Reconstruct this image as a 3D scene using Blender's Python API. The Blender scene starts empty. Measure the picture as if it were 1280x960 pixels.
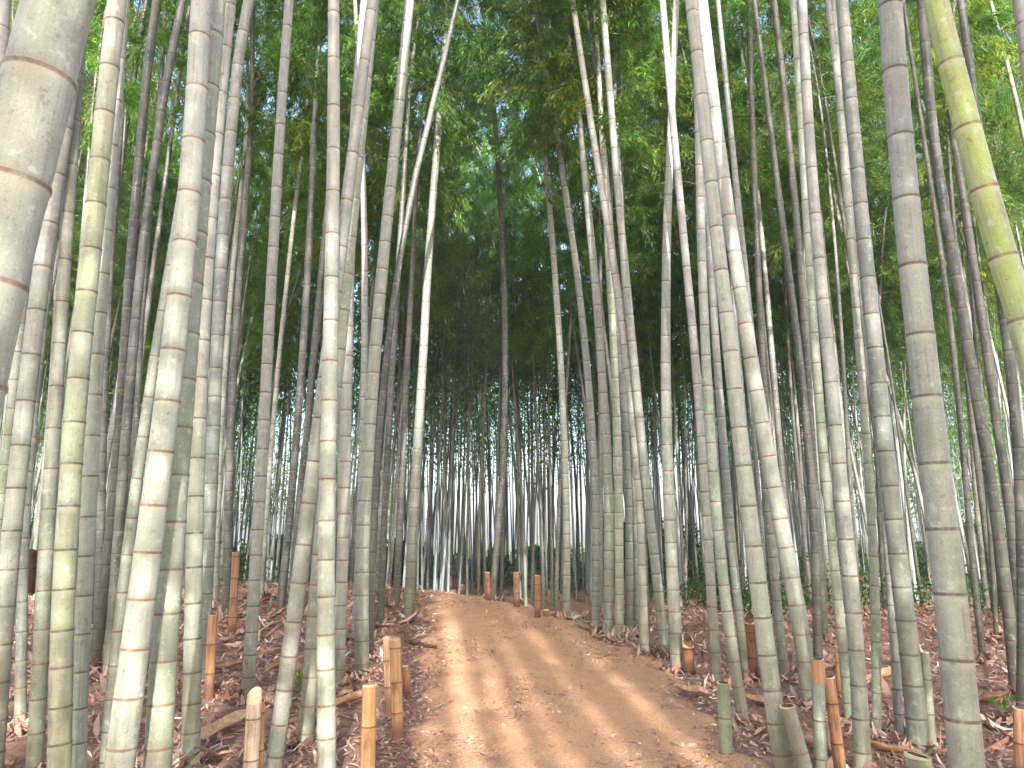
import bpy, math, random
import numpy as np
from mathutils import Vector, Matrix

random.seed(7)
RNG = np.random.default_rng(11)
scene = bpy.context.scene
COL = scene.collection
R = math.radians
F = 950.0                      # focal length in photograph pixels (1280 wide)
PITCH = R(11.4)
EYE = 1.35

# ------------------------------------------------------------------ helpers
def tag(o, label=None, cat=None, group=None, kind=None):
    if label: o['label'] = label
    if cat: o['category'] = cat
    if group: o['group'] = group
    if kind: o['kind'] = kind
    return o

def empty(name, loc):
    o = bpy.data.objects.new(name, None)
    o.empty_display_size = 0.2
    o.location = loc
    COL.objects.link(o)
    return o

def link(name, me, mat=None, parent=None):
    o = bpy.data.objects.new(name, me)
    if mat and not me.materials: me.materials.append(mat)
    COL.objects.link(o)
    if parent: o.parent = parent
    return o

def np_mesh(name, V, loops, sizes, smooth=False, attrs=None):
    """mesh from numpy: V n x 3, loops flat vertex indices, sizes per face"""
    me = bpy.data.meshes.new(name)
    V = np.asarray(V, dtype=np.float32)
    loops = np.asarray(loops, dtype=np.int32); sizes = np.asarray(sizes, dtype=np.int32)
    me.vertices.add(len(V)); me.vertices.foreach_set('co', V.ravel())
    me.loops.add(len(loops)); me.loops.foreach_set('vertex_index', loops)
    me.polygons.add(len(sizes))
    st = np.concatenate([[0], np.cumsum(sizes)[:-1]]).astype(np.int32)
    me.polygons.foreach_set('loop_start', st)
    me.update(calc_edges=True)
    me.polygons.foreach_set('use_smooth', np.full(len(sizes), smooth, dtype=bool))
    for k, a in (attrs or {}).items():
        a = np.asarray(a, dtype=np.float32)
        if a.ndim == 1:
            at = me.attributes.new(k, 'FLOAT', 'POINT'); at.data.foreach_set('value', a)
        else:
            at = me.attributes.new(k, 'FLOAT_VECTOR', 'POINT'); at.data.foreach_set('vector', a.ravel())
    me.update()
    return me

def sstep(a, b, x):
    t = np.clip((np.asarray(x, dtype=float) - a) / (b - a), 0, 1)
    return t * t * (3 - 2 * t)

# ------------------------------------------------------------------ ground shape
def wob(x, y):
    return (np.sin(x * 1.3 + 0.7 * y + .5) * np.sin(y * 0.9 - 0.4 * x + 1.2) * 0.5
            + np.sin(x * 2.9 - y * 2.1 + 2.) * 0.25 + np.sin(x * 5.3 + y * 4.1) * np.sin(y * 6.1 - x * 2.2) * 0.18)

def base_h(x, y):
    cy = np.clip(14.0 - 1.9 * np.maximum(0, x + 1.4), 9.5, 14.0)          # the crest comes nearer to the right
    return 0.42 * sstep(3, 14.0, y) - 1.0 * np.clip((y - cy + .4) / 9.0, 0, 1) ** 1.3 * (1 - .25 * sstep(cy + 3, 27, y)) 

def raydir(px, py):
    dx = (px - 640) / F; dy = (480 - py) / F
    sp, cp = math.sin(PITCH), math.cos(PITCH)
    return (dx, cp - dy * sp, sp + dy * cp)

PE_L, PE_R = [], []            # path edges, filled below

def path_edges(y):
    y = np.asarray(y, dtype=float)
    return (np.interp(y, [p[1] for p in PE_L], [p[0] for p in PE_L]),
            np.interp(y, [p[1] for p in PE_R], [p[0] for p in PE_R]))

def gz(x, y):
    x = np.asarray(x, dtype=float); y = np.asarray(y, dtype=float)
    h = base_h(x, y)
    if PE_L:
        l, r = path_edges(y)
        d = np.maximum(np.maximum(l - x, x - r), 0)
        h = h + 0.07 * sstep(0, 1.2, d) + 0.10 * wob(x, y) * sstep(0.0, 1.5, d)
        h = h + 0.07 * np.exp(-((x + 3.4) ** 2 / 2.2 + (y - 9.5) ** 2 / 6.)) * 2
    return h

def at(px, py):
    """the point of the ground seen at a photograph pixel"""
    d = raydir(px, py)
    lo, hi = 0.5, 80.0
    t = 0.5
    prev = t
    while t < 80:
        x, y, z = d[0] * t, d[1] * t, EYE + d[2] * t
        if z < float(gz(x, y)):
            lo, hi = prev, t
            for _ in range(30):
                m = (lo + hi) / 2
                if EYE + d[2] * m < float(gz(d[0] * m, d[1] * m)): hi = m
                else: lo = m
            t = (lo + hi) / 2
            return Vector((d[0] * t, d[1] * t, EYE + d[2] * t))
        prev = t
        t += 0.05 + t * 0.01
    return Vector((d[0] * 40, d[1] * 40, 0))

def on_plane(px, py, Y):
    d = raydir(px, py); t = Y / d[1]
    return Vector((d[0] * t, Y, EYE + d[2] * t))

def cam_depth(p):
    return p[1] * math.cos(PITCH) + (p[2] - EYE) * math.sin(PITCH)

_l = [at(*p) for p in ((492, 955), (506, 850), (520, 785), (524, 752), (526, 738))]
_r = [at(*p) for p in ((962, 955), (908, 880), (842, 828), (778, 797), (722, 775), (660, 757), (594, 741))]
PL = [(-0.75, -30), (-0.72, 0)] + [(p.x, p.y) for p in _l] + [(-3.6, 19), (-7, 26), (-12, 34)]
PR = [(1.65, -30), (1.58, 0)] + [(p.x, p.y) for p in _r] + [(-2.2, 19.5), (-5.4, 27), (-10, 35)]
PE_L.extend(PL); PE_R.extend(PR)

# ------------------------------------------------------------------ materials
def new_mat(name):
    m = bpy.data.materials.new(name); m.use_nodes = True
    nt = m.node_tree; nt.nodes.clear()
    return m, nt

class G:
    """tiny node graph builder"""
    def __init__(s, nt): s.nt = nt
    def n(s, t, **kw):
        nd = s.nt.nodes.new(t)
        for k, v in kw.items(): setattr(nd, k, v)
        return nd
    def l(s, a, b): s.nt.links.new(a, b)
    def set(s, sock, v):
        if hasattr(v, 'is_linked') or hasattr(v, 'links'): s.l(v, sock)
        else: sock.default_value = v
    def math(s, op, a, b=0.0, clamp=False):
        nd = s.n('ShaderNodeMath', operation=op, use_clamp=clamp)
        s.set(nd.inputs[0], a); s.set(nd.inputs[1], b); return nd.outputs[0]
    def ramp(s, x, a, b, lo=0.0, hi=1.0):
        nd = s.n('ShaderNodeMapRange', interpolation_type='SMOOTHSTEP')
        s.set(nd.inputs[0], x); nd.inputs[1].default_value = a; nd.inputs[2].default_value = b
        nd.inputs[3].default_value = lo; nd.inputs[4].default_value = hi; return nd.outputs[0]
    def mix(s, f, a, b, mode='MIX'):
        nd = s.n('ShaderNodeMix', data_type='RGBA', blend_type=mode)
        s.set(nd.inputs[0], f)
        for k, v in ((6, a), (7, b)):
            if isinstance(v, tuple): v = v + (1,) if len(v) == 3 else v
            s.set(nd.inputs[k], v)
        return nd.outputs[2]
    def noise(s, vec, scale, detail=3, rough=.6, dim='3D'):
        nd = s.n('ShaderNodeTexNoise'); s.l(vec, nd.inputs['Vector'])
        nd.inputs['Scale'].default_value = scale; nd.inputs['Detail'].default_value = detail
        nd.inputs['Roughness'].default_value = rough; return nd.outputs[0]
    def attr(s, name, out='Fac'):
        nd = s.n('ShaderNodeAttribute', attribute_name=name); return nd.outputs[out]
    def vscale(s, vec, v):
        nd = s.n('ShaderNodeVectorMath', operation='MULTIPLY'); s.l(vec, nd.inputs[0]); nd.inputs[1].default_value = v
        return nd.outputs[0]
    def out(s, sh):
        o = s.n('ShaderNodeOutputMaterial'); s.l(sh, o.inputs[0])
    def bsdf(s, col, rough, spec=.5, bump=None, bstr=.3, bdist=.01):
        p = s.n('ShaderNodeBsdfPrincipled')
        s.set(p.inputs['Base Color'], col if not isinstance(col, tuple) else col + (1,))
        s.set(p.inputs['Roughness'], rough); p.inputs['Specular IOR Level'].default_value = spec
        if bump is not None:
            b = s.n('ShaderNodeBump'); b.inputs['Strength'].default_value = bstr; b.inputs['Distance'].default_value = bdist
            s.l(bump, b.inputs['Height']); s.l(b.outputs[0], p.inputs['Normal'])
        return p.outputs[0]

def mat_culm():
    m, nt = new_mat('bamboo_culm'); g = G(nt)
    info = g.n('ShaderNodeObjectInfo')
    base = info.outputs['Color']; rnd = info.outputs['Random']
    bp = g.attr('bpos', 'Vector'); a = g.attr('na'); b = g.attr('nb')
    off = g.n('ShaderNodeVectorMath', operation='ADD'); g.l(bp, off.inputs[0])
    cx = g.n('ShaderNodeCombineXYZ')
    for i in range(3): g.l(g.math('MULTIPLY', rnd, 31.7 + 9 * i), cx.inputs[i])
    g.l(cx.outputs[0], off.inputs[1]); P = off.outputs[0]
    streak = g.noise(g.vscale(P, (34, 34, 1.4)), 1, 4, .65)
    blot = g.noise(g.vscale(P, (7, 7, 1.6)), 1, 4, .6)
    speck = g.noise(P, 150, 3, .7)
    fine = g.noise(g.vscale(P, (160, 160, 6)), 1, 2, .6)
    sp = g.ramp(speck, .52, .72)
    c = g.mix(g.ramp(blot, .35, .72), base, (.43, .42, .385))               # waxy bloom in patches
    c = g.mix(g.math('MULTIPLY', g.ramp(blot, .46, .26), .55), c, g.mix(1.0, base, (.62, .70, .36), 'MULTIPLY'))
    c = g.mix(g.math('MULTIPLY', g.ramp(streak, .5, .70), .60), c, (.24, .22, .19))
    c = g.mix(g.math('MULTIPLY', g.ramp(streak, .44, .28), .35), c, (.60, .58, .49))
    c = g.mix(g.math('MULTIPLY', sp, .48), c, (.62, .61, .56))
    c = g.mix(g.math('MULTIPLY', g.ramp(speck, .44, .28), .50), c, (.15, .14, .10))
    c = g.mix(g.ramp(fine, .3, .7, .0, .16), c, (.20, .19, .14))
    # nodes: pale waxy band below the ridge, brown scar line on it
    band = g.math('MULTIPLY', g.ramp(b, .004, .008), g.ramp(b, .045, .008))
    bandn = g.math('MULTIPLY', band, g.ramp(streak, .30, .62, .12, .50))
    c = g.mix(bandn, c, (.66, .64, .56))
    soot = g.math('MULTIPLY', g.ramp(a, .055, .004), g.ramp(blot, .3, .6, .05, .34))
    c = g.mix(soot, c, (.15, .12, .08))
    wv = g.noise(g.vscale(P, (26, 26, 2.2)), 1, 3, .6)
    hgt = g.n('ShaderNodeSeparateXYZ'); g.l(bp, hgt.inputs[0]); hz = hgt.outputs[2]
    c = g.mix(g.ramp(hz, 1.0, 4.5), g.mix(1.0, c, (.97, 1.0, .92), 'MULTIPLY'), g.mix(1.0, c, (1.0, .965, .99), 'MULTIPLY'))
    lich = g.noise(P, 24, 4, .7)
    c = g.mix(g.math('MULTIPLY', g.ramp(lich, .56, .66), .6), c, (.56, .57, .53))
    c = g.mix(g.math('MULTIPLY', g.ramp(lich, .43, .30), .7), c, g.mix(1.0, c, (.55, .55, .48), 'MULTIPLY'))
    foot = g.math('MULTIPLY', g.ramp(hz, 1.5, .1), g.ramp(blot, .38, .62, .1, .85))
    c = g.mix(foot, c, (.15, .13, .08))
    scar = g.math('MULTIPLY', g.ramp(g.math('MINIMUM', a, b), .0085, .0030), g.ramp(wv, .30, .58, .42, .88))
    c = g.mix(scar, c, g.mix(g.ramp(rnd, .2, .8), (.20, .10, .055), (.11, .085, .06)))
    va = g.n('ShaderNodeCombineColor')                                     # shade painted in: alpha darkens the whole culm
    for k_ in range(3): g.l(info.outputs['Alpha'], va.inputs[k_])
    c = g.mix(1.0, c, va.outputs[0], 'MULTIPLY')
    h = g.math('ADD', g.math('MULTIPLY', fine, .6), g.math('MULTIPLY', speck, .4))
    g.out(g.bsdf(c, g.ramp(blot, .3, .7, .42, .62), .4, h, .14, .004))
    return m

def mat_leaf(name, c1, c2, c3):
    m, nt = new_mat(name); g = G(nt)
    rn = g.attr('rnd'); info = g.n('ShaderNodeObjectInfo')
    c = g.mix(g.ramp(rn, 0, .6), c1, c2)
    c = g.mix(g.ramp(rn, .78, 1.0), c, c3)
    c = g.mix(1.0, c, info.outputs['Color'], 'MULTIPLY')
    p = g.n('ShaderNodeBsdfPrincipled'); g.l(c, p.inputs['Base Color']); p.inputs['Roughness'].default_value = .45
    p.inputs['Specular IOR Level'].default_value = .35
    t = g.n('ShaderNodeBsdfTranslucent'); g.l(g.mix(1.0, c, (1.5, 1.7, .8, 1), 'MULTIPLY'), t.inputs[0])
    mx = g.n('ShaderNodeMixShader'); mx.inputs[0].default_value = .42
    g.l(p.outputs[0], mx.inputs[1]); g.l(t.outputs[0], mx.inputs[2]); g.out(mx.outputs[0])
    return m

def mat_plain(name, c1, c2, scale=20, rough=.8, stretch=(1, 1, 1), bump=.4, obj_col=False, spec=.3):
    m, nt = new_mat(name); g = G(nt)
    tc = g.n('ShaderNodeTexCoord'); v = g.vscale(tc.outputs['Object'], stretch)
    n1 = g.noise(v, scale, 5, .65); n2 = g.noise(v, scale * 4.3, 3, .6)
    c = g.mix(g.ramp(n1, .3, .7), c1, c2)
    c = g.mix(g.ramp(n2, .45, .75, 0, .4), c, tuple(x * .45 for x in c1))
    if obj_col:
        info = g.n('ShaderNodeObjectInfo'); c = g.mix(1.0, c, info.outputs['Color'], 'MULTIPLY')
    g.out(g.bsdf(c, rough, spec, n2, bump, .01))
    return m

def mat_stake():
    m, nt = new_mat('dry_bamboo_stake'); g = G(nt)
    tc = g.n('ShaderNodeTexCoord'); P = tc.outputs['Object']; info = g.n('ShaderNodeObjectInfo')
    v = g.vscale(P, (60, 60, 3)); st = g.noise(v, 1, 4, .65); bl = g.noise(g.vscale(P, (9, 9, 4)), 1, 4, .6); sp = g.noise(P, 120, 3, .7)
    c = g.mix(g.ramp(st, .3, .7), (.36, .21, .12), (.58, .40, .25))
    c = g.mix(g.ramp(bl, .48, .72, 0, .7), c, (.40, .36, .31))             # greyed by weather
    c = g.mix(g.ramp(bl, .42, .26, 0, .7), c, (.20, .11, .065))
    c = g.mix(g.ramp(sp, .44, .30, 0, .6), c, (.15, .09, .055))
    c = g.mix(g.ramp(st, .36, .28, 0, .8), c, (.10, .06, .04))             # drying cracks
    z = g.n('ShaderNodeSeparateXYZ'); g.l(P, z.inputs[0])
    c = g.mix(g.ramp(g.math('ADD', z.outputs[2], g.math('MULTIPLY', bl, -.15)), .10, -.02, 0, .8), c, (.16, .085, .055))   # soil splash
    a = g.attr('na'); b = g.attr('nb')
    c = g.mix(g.math('MULTIPLY', g.ramp(g.math('MINIMUM', a, b), .007, .003), g.ramp(g.math('ADD', a, b), .0005, .002, 0, .8)), c, (.13, .07, .04))
    c = g.mix(1.0, c, info.outputs['Color'], 'MULTIPLY')
    g.out(g.bsdf(c, .78, .25, st, .5, .006)); return m

def mat_litter():
    m, nt = new_mat('dry_litter'); g = G(nt)
    rn = g.attr('rnd'); v = g.attr('rnd2')
    c = g.mix(g.ramp(rn, 0, .5), (.25, .135, .105), (.50, .29, .21))
    c = g.mix(g.ramp(rn, .55, .85), c, (.60, .42, .30))
    c = g.mix(g.ramp(rn, .90, .98), c, (.72, .64, .54))
    c = g.mix(g.ramp(v, 0, 1, 0, .35), c, (.22, .13, .13))
    g.out(g.bsdf(c, .75, .3)); return m

def mat_ground():
    m, nt = new_mat('litter_ground'); g = G(nt)
    tc = g.n('ShaderNodeTexCoord'); P = tc.outputs['Object']
    big = g.noise(P, 1.1, 4, .6); mid = g.noise(P, 9, 5, .7); fine = g.noise(P, 60, 4, .7)
    vo = g.n('ShaderNodeTexVoronoi'); g.l(P, vo.inputs['Vector']); vo.inputs['Scale'].default_value = 34
    c = g.mix(g.ramp(mid, .3, .7), (.20, .105, .080), (.45, .25, .185))
    c = g.mix(g.ramp(vo.outputs['Color'], .35, .9, 0, .55), c, (.46, .30, .23))
    c = g.mix(g.ramp(fine, .5, .75, 0, .7), c, (.42, .28, .20))
    c = g.mix(g.ramp(fine, .45, .25, 0, .7), c, (.05, .028, .022))
    c = g.mix(g.ramp(big, .5, .75, 0, .5), c, (.34, .17, .09))
    far = g.attr('far')
    c = g.mix(far, c, g.mix(g.ramp(big, .3, .7), (.10, .14, .045), (.20, .21, .09)))
    h = g.math('ADD', fine, g.math('MULTIPLY', mid, 1.5))
    g.out(g.bsdf(c, .9, .2, h, .8, .03)); return m

def mat_path():
    m, nt = new_mat('path_earth'); g = G(nt)
    tc = g.n('ShaderNodeTexCoord'); P = tc.outputs['Object']
    big = g.noise(P, .8, 4, .6); mid = g.noise(P, 7, 5, .7); fine = g.noise(P, 85, 4, .75)
    vo = g.n('ShaderNodeTexVoronoi'); g.l(P, vo.inputs['Vector']); vo.inputs['Scale'].default_value = 55
    e = g.attr('edge')
    c = g.mix(g.ramp(mid, .3, .72), (.68, .325, .165), (.75, .42, .24))
    c = g.mix(g.ramp(vo.outputs['Color'], .3, .9, 0, .45), c, (.70, .47, .32))
    c = g.mix(g.ramp(fine, .52, .70, 0, .85), c, (.76, .56, .40))
    c = g.mix(g.ramp(fine, .46, .30, 0, .85), c, (.20, .09, .05))
    c = g.mix(g.ramp(big, .45, .75, 0, .35), c, (.48, .25, .155))
    en = g.math('ADD', e, g.math('MULTIPLY', g.math('SUBTRACT', mid, .5), .9))
    c = g.mix(g.ramp(en, .45, .95, 0, .75), c, (.44, .225, .145))
    h = g.math('ADD', fine, g.math('MULTIPLY', vo.outputs['Distance'], 1.2))
    g.out(g.bsdf(c, .92, .2, h, .75, .018)); return m

M = {}
M['culm'] = mat_culm()
M['leaf'] = mat_leaf('bamboo_leaf', (.062, .158, .029), (.122, .258, .046), (.26, .31, .07))
M['bush'] = mat_leaf('bush_leaf', (.020, .060, .015), (.04, .11, .022), (.09, .16, .035))
M['tree'] = mat_leaf('tree_leaf', (.06, .14, .02), (.11, .21, .035), (.20, .27, .05))
M['twig'] = mat_plain('twig_bark', (.20, .21, .12), (.30, .28, .18), 30, .7)
M['farculm'] = mat_plain('far_culm', (.15, .18, .185), (.25, .28, .28), 9, .6, (1, 1, .2), .1)
M['bark'] = mat_plain('tree_bark', (.10, .075, .05), (.2, .16, .12), 12, .9, (1, 1, .3))
M['litter'] = mat_litter()
M['ground'] = mat_ground()
M['path'] = mat_path()
M['stake'] = mat_stake()
M['cut'] = mat_plain('cut_bamboo', (.66, .58, .38), (.74, .66, .46), 40, .7, (1, 1, 1), .3)
M['hollow'] = mat_plain('hollow_inside', (.10, .06, .03), (.18, .11, .06), 30, .9)
M['sheath'] = mat_plain('dry_sheath', (.33, .20, .13), (.52, .37, .26), 5, .7, (5, 5, .8), .4, True)
M['stick'] = mat_plain('dry_stick', (.22, .12, .08), (.40, .25, .16), 8, .8, (4, 4, .6), .4, True)

TONES = {   # base colours of the culm skin, the d tone darkened to paint shade
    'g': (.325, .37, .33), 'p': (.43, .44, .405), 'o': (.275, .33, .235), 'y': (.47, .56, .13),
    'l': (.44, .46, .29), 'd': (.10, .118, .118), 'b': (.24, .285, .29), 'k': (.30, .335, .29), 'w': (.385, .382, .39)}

# ------------------------------------------------------------------ bamboo culm mesh
def interp_poly(P, S, s):
    return np.stack([np.interp(s, S, P[:, i]) for i in range(3)], axis=1)

def smooth_poly(pts, n=6):
    """Catmull-Rom through the points"""
    P = np.array([list(p) for p in pts], dtype=float)
    P = np.vstack([2 * P[0] - P[1], P, 2 * P[-1] - P[-2]])
    out = []
    for i in range(1, len(P) - 2):
        p0, p1, p2, p3 = P[i - 1], P[i], P[i + 1], P[i + 2]
        for t in np.linspace(0, 1, n, endpoint=False):
            out.append(.5 * ((2 * p1) + (-p0 + p2) * t + (2 * p0 - 5 * p1 + 4 * p2 - p3) * t * t + (-p0 + 3 * p1 - 3 * p2 + p3) * t ** 3))
    out.append(P[-2])
    return np.array(out)

def culm_mesh(name, poly, rad_fn, seg=18, s0=.17, s1=.36, rng=None, cap=False, zmax=None):
    """poly: points from the base up; rad_fn(arc) radius. Rings with a ridge at every node."""
    rng = rng or RNG
    d = np.linalg.norm(np.diff(poly, axis=0), axis=1); S = np.concatenate([[0], np.cumsum(d)]); L = S[-1]
    nodes = []; s = .05 + rng.uniform(0, .1)
    while s < L - .03:
        nodes.append(s)
        s += (s0 + (s1 - s0) * min(1, (s / 5.0) ** .8)) * rng.uniform(.93, 1.07)
    rs, rr, A, B = [0.0], [1.0], [.1], [.1]
    for i, nd in enumerate(nodes):
        nx = nodes[i + 1] if i + 1 < len(nodes) else L
        k = min(1.0, max(.35, rad_fn(nd) / .05))
        for off, f, a, b in ((-.045, 1.0, .1, .045), (-.010 * k, 1.0, .1, .010), (-.003, 1.050, .1, .003), (0, 1.028, 0, 0), (.004, 1.045, .004, .1),
                             (.014 * k, .985, .014, .1), (.07, .99, .07, .1)):
            if 0 < nd + off < min(nx - .05, L) or (off <= .014 and 0 < nd + off < L):
                rs.append(nd + off); rr.append(f); A.append(a); B.append(b)
    rs.append(L); rr.append(1.0); A.append(.1); B.append(.1)
    rs = np.array(rs); o = np.argsort(rs, kind='stable')
    rs = rs[o]; rr = np.array(rr)[o]; A = np.array(A)[o]; B = np.array(B)[o]
    C = interp_poly(poly, S, rs)
    T = interp_poly(poly, S, np.minimum(rs + .08, L)) - interp_poly(poly, S, np.maximum(rs - .08, 0))
    T /= np.linalg.norm(T, axis=1)[:, None]
    X = np.cross(np.array([0, 1.0, 0]), T); X /= np.linalg.norm(X, axis=1)[:, None]
    Yv = np.cross(T, X)
    rad = np.array([rad_fn(x) for x in rs]) * rr
    ang = np.linspace(0, 2 * math.pi, seg, endpoint=False)
    ca, sa = np.cos(ang), np.sin(ang)
    V = C[:, None, :] + rad[:, None, None] * (X[:, None, :] * ca[None, :, None] + Yv[:, None, :] * sa[None, :, None])
    n = len(rs)
    bp = np.stack([ca[None, :] * rad[:, None], sa[None, :] * rad[:, None], np.repeat(rs[:, None], seg, 1)], axis=2)
    i = np.arange(n - 1)[:, None]; j = np.arange(seg)[None, :]; j2 = (j + 1) % seg
    q = np.stack([i * seg + j, i * seg + j2, (i + 1) * seg + j2, (i + 1) * seg + j], axis=2).reshape(-1)
    sizes = np.full((n - 1) * seg, 4)
    if cap:
        q = np.concatenate([q, (n - 1) * seg + np.arange(seg)]); sizes = np.append(sizes, seg)
    return np_mesh(name, V.reshape(-1, 3), q, sizes, True,
                   {'na': np.repeat(A, seg), 'nb': np.repeat(B, seg), 'bpos': bp.reshape(-1, 3)})

# ------------------------------------------------------------------ leaves
def leaves_mesh(name, P, D, Ln, Wd, rng):
    n = len(P)
    D = D / np.linalg.norm(D, axis=1)[:, None]
    up = rng.normal(size=(n, 3)) * .6 + np.array([0, 0, 1.0])
    S = np.cross(D, up); S /= np.linalg.norm(S, axis=1)[:, None] + 1e-9
    N = np.cross(S, D)
    v0 = P; tip = P + D * Ln[:, None]
    mid = P + D * (Ln * .42)[:, None] + N * (Ln * .05)[:, None]
    a = mid + S * (Wd * .5)[:, None]; b = mid - S * (Wd * .5)[:, None]
    V = np.stack([v0, a, tip, b], axis=1).reshape(-1, 3)
    r = np.repeat(rng.random(n), 4)
    return np_mesh(name, V, np.arange(n * 4), np.full(n, 4), False, {'rnd': r})

def tubes_mesh(name, curves, radii, seg=3):
    V, q, n0 = [], [], 0
    for C, r in zip(curves, radii):
        C = np.asarray(C); T = np.gradient(C, axis=0); T /= np.linalg.norm(T, axis=1)[:, None] + 1e-9
        ref = np.array([.31, .87, .39]); X = np.cross(T, ref); X /= np.linalg.norm(X, axis=1)[:, None] + 1e-9; Y = np.cross(T, X)
        rr = np.linspace(r[0], r[1], len(C))
        for k in range(seg):
            a = 2 * math.pi * k / seg
            V.append(C + rr[:, None] * (X * math.cos(a) + Y * math.sin(a)))
        m = len(C)
        for k in range(seg):
            k2 = (k + 1) % seg
            for i in range(m - 1):
                q.append([n0 + k * m + i, n0 + k2 * m + i, n0 + k2 * m + i + 1, n0 + k * m + i + 1])
        n0 += seg * m
    return np_mesh(name, np.vstack(V), np.array(q).reshape(-1), np.full(len(q), 4), True)

ARCH = .020
def crown_meshes(seed, L=7.5, nleaf=5200, spread=1.25):
    rng = np.random.default_rng(seed)
    br, rad = [], []
    s = 0.0; k = 0; az0 = rng.uniform(0, 6.28)
    while s < L:
        t = s / L
        ln = spread * (0.55 + .75 * math.sin(math.pi * min(1, .12 + t * .95))) * rng.uniform(.7, 1.2) * (1 - .45 * t)
        for sd in (0, 1):
            az = az0 + k * 2.4 + sd * rng.uniform(1.6, 2.6)
            el = rng.uniform(.35, .85)
            tt = np.linspace(0, 1, 6)
            h = np.array([math.cos(az), math.sin(az), 0]) * math.cos(el)
            C = np.array([ARCH * s * s, 0, s]) + tt[:, None] * ln * (h + np.array([0, 0, math.sin(el)]))
            C[:, 2] -= tt ** 2 * ln * rng.uniform(.35, .75)
            br.append(C); rad.append((.0065 * (1 - .5 * t), .002))
        s += rng.uniform(.20, .32); k += 1
    # twigs
    tw = []
    for C in br:
        for _ in range(6):
            t = rng.uniform(.3, 1.0); p = np.array([np.interp(t, np.linspace(0, 1, 6), C[:, i]) for i in range(3)])
            d = (C[-1] - C[0]); d = d / np.linalg.norm(d) + rng.normal(size=3) * .55; d[2] -= .2
            l = rng.uniform(.2, .45)
            tw.append(np.array([p, p + d * l * .5, p + d * l - np.array([0, 0, .25 * l])]))
    nb = len(tw)
    wts = np.array(rng.random(nb) ** 1.5 + .1); wts /= wts.sum()
    idx = rng.choice(nb, nleaf, p=wts)
    TW = np.array(tw)
    t = rng.uniform(.1, 1.0, nleaf)[:, None]
    a, b, c = TW[idx, 0], TW[idx, 1], TW[idx, 2]
    P = (1 - t) ** 2 * a + 2 * t * (1 - t) * b + t * t * c + rng.normal(size=(nleaf, 3)) * .045
    D = (c - a); D /= np.linalg.norm(D, axis=1)[:, None]
    D = D + rng.normal(size=(nleaf, 3)) * .55; D[:, 2] -= .45
    Ln = rng.uniform(.085, .145, nleaf); Wd = Ln * rng.uniform(.15, .21, nleaf)
    lm = leaves_mesh('bamboo_foliage', P, D, Ln, Wd, rng)
    bm_ = tubes_mesh('bamboo_branches', br + tw, rad + [(.0025, .001)] * len(tw))
    lm.materials.append(M['leaf']); bm_.materials.append(M['twig'])
    return lm, bm_, L

CROWNS = [crown_meshes(100 + i, 7.5, 17000) for i in range(6)] + [crown_meshes(120 + i, 7.5, 1500) for i in range(2)] + [crown_meshes(140 + i, 7.5, 5000) for i in range(2)]

def add_crown(root, base, P, T, U, sc, which, tint=(1, 1, 1)):
    lm, bme, L = CROWNS[which]
    T = Vector(T).normalized(); U = Vector(U); U = (U - T * U.dot(T)).normalized(); Vv = T.cross(U)
    mat = Matrix(((U.x, Vv.x, T.x), (U.y, Vv.y, T.y), (U.z, Vv.z, T.z))).to_4x4()
    mat = Matrix.Translation(Vector(P) - Vector(base)) @ mat @ Matrix.Scale(sc, 4)
    for nm, me in (('foliage', lm), ('branches', bme)):
        o = bpy.data.objects.new(nm, me); COL.objects.link(o); o.parent = root; o.matrix_local = mat
        if nm == 'foliage': o.color = tuple(tint) + (1,)

def leaf_tint(x=0, z=0):
    k = random.random()
    v = random.uniform(.8, 1.2)
    if k < .12: return (1.45 * v, 1.05 * v, .8 * v)
    return (v * random.uniform(.85, 1.15), v, v * random.uniform(.8, 1.1))

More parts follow.
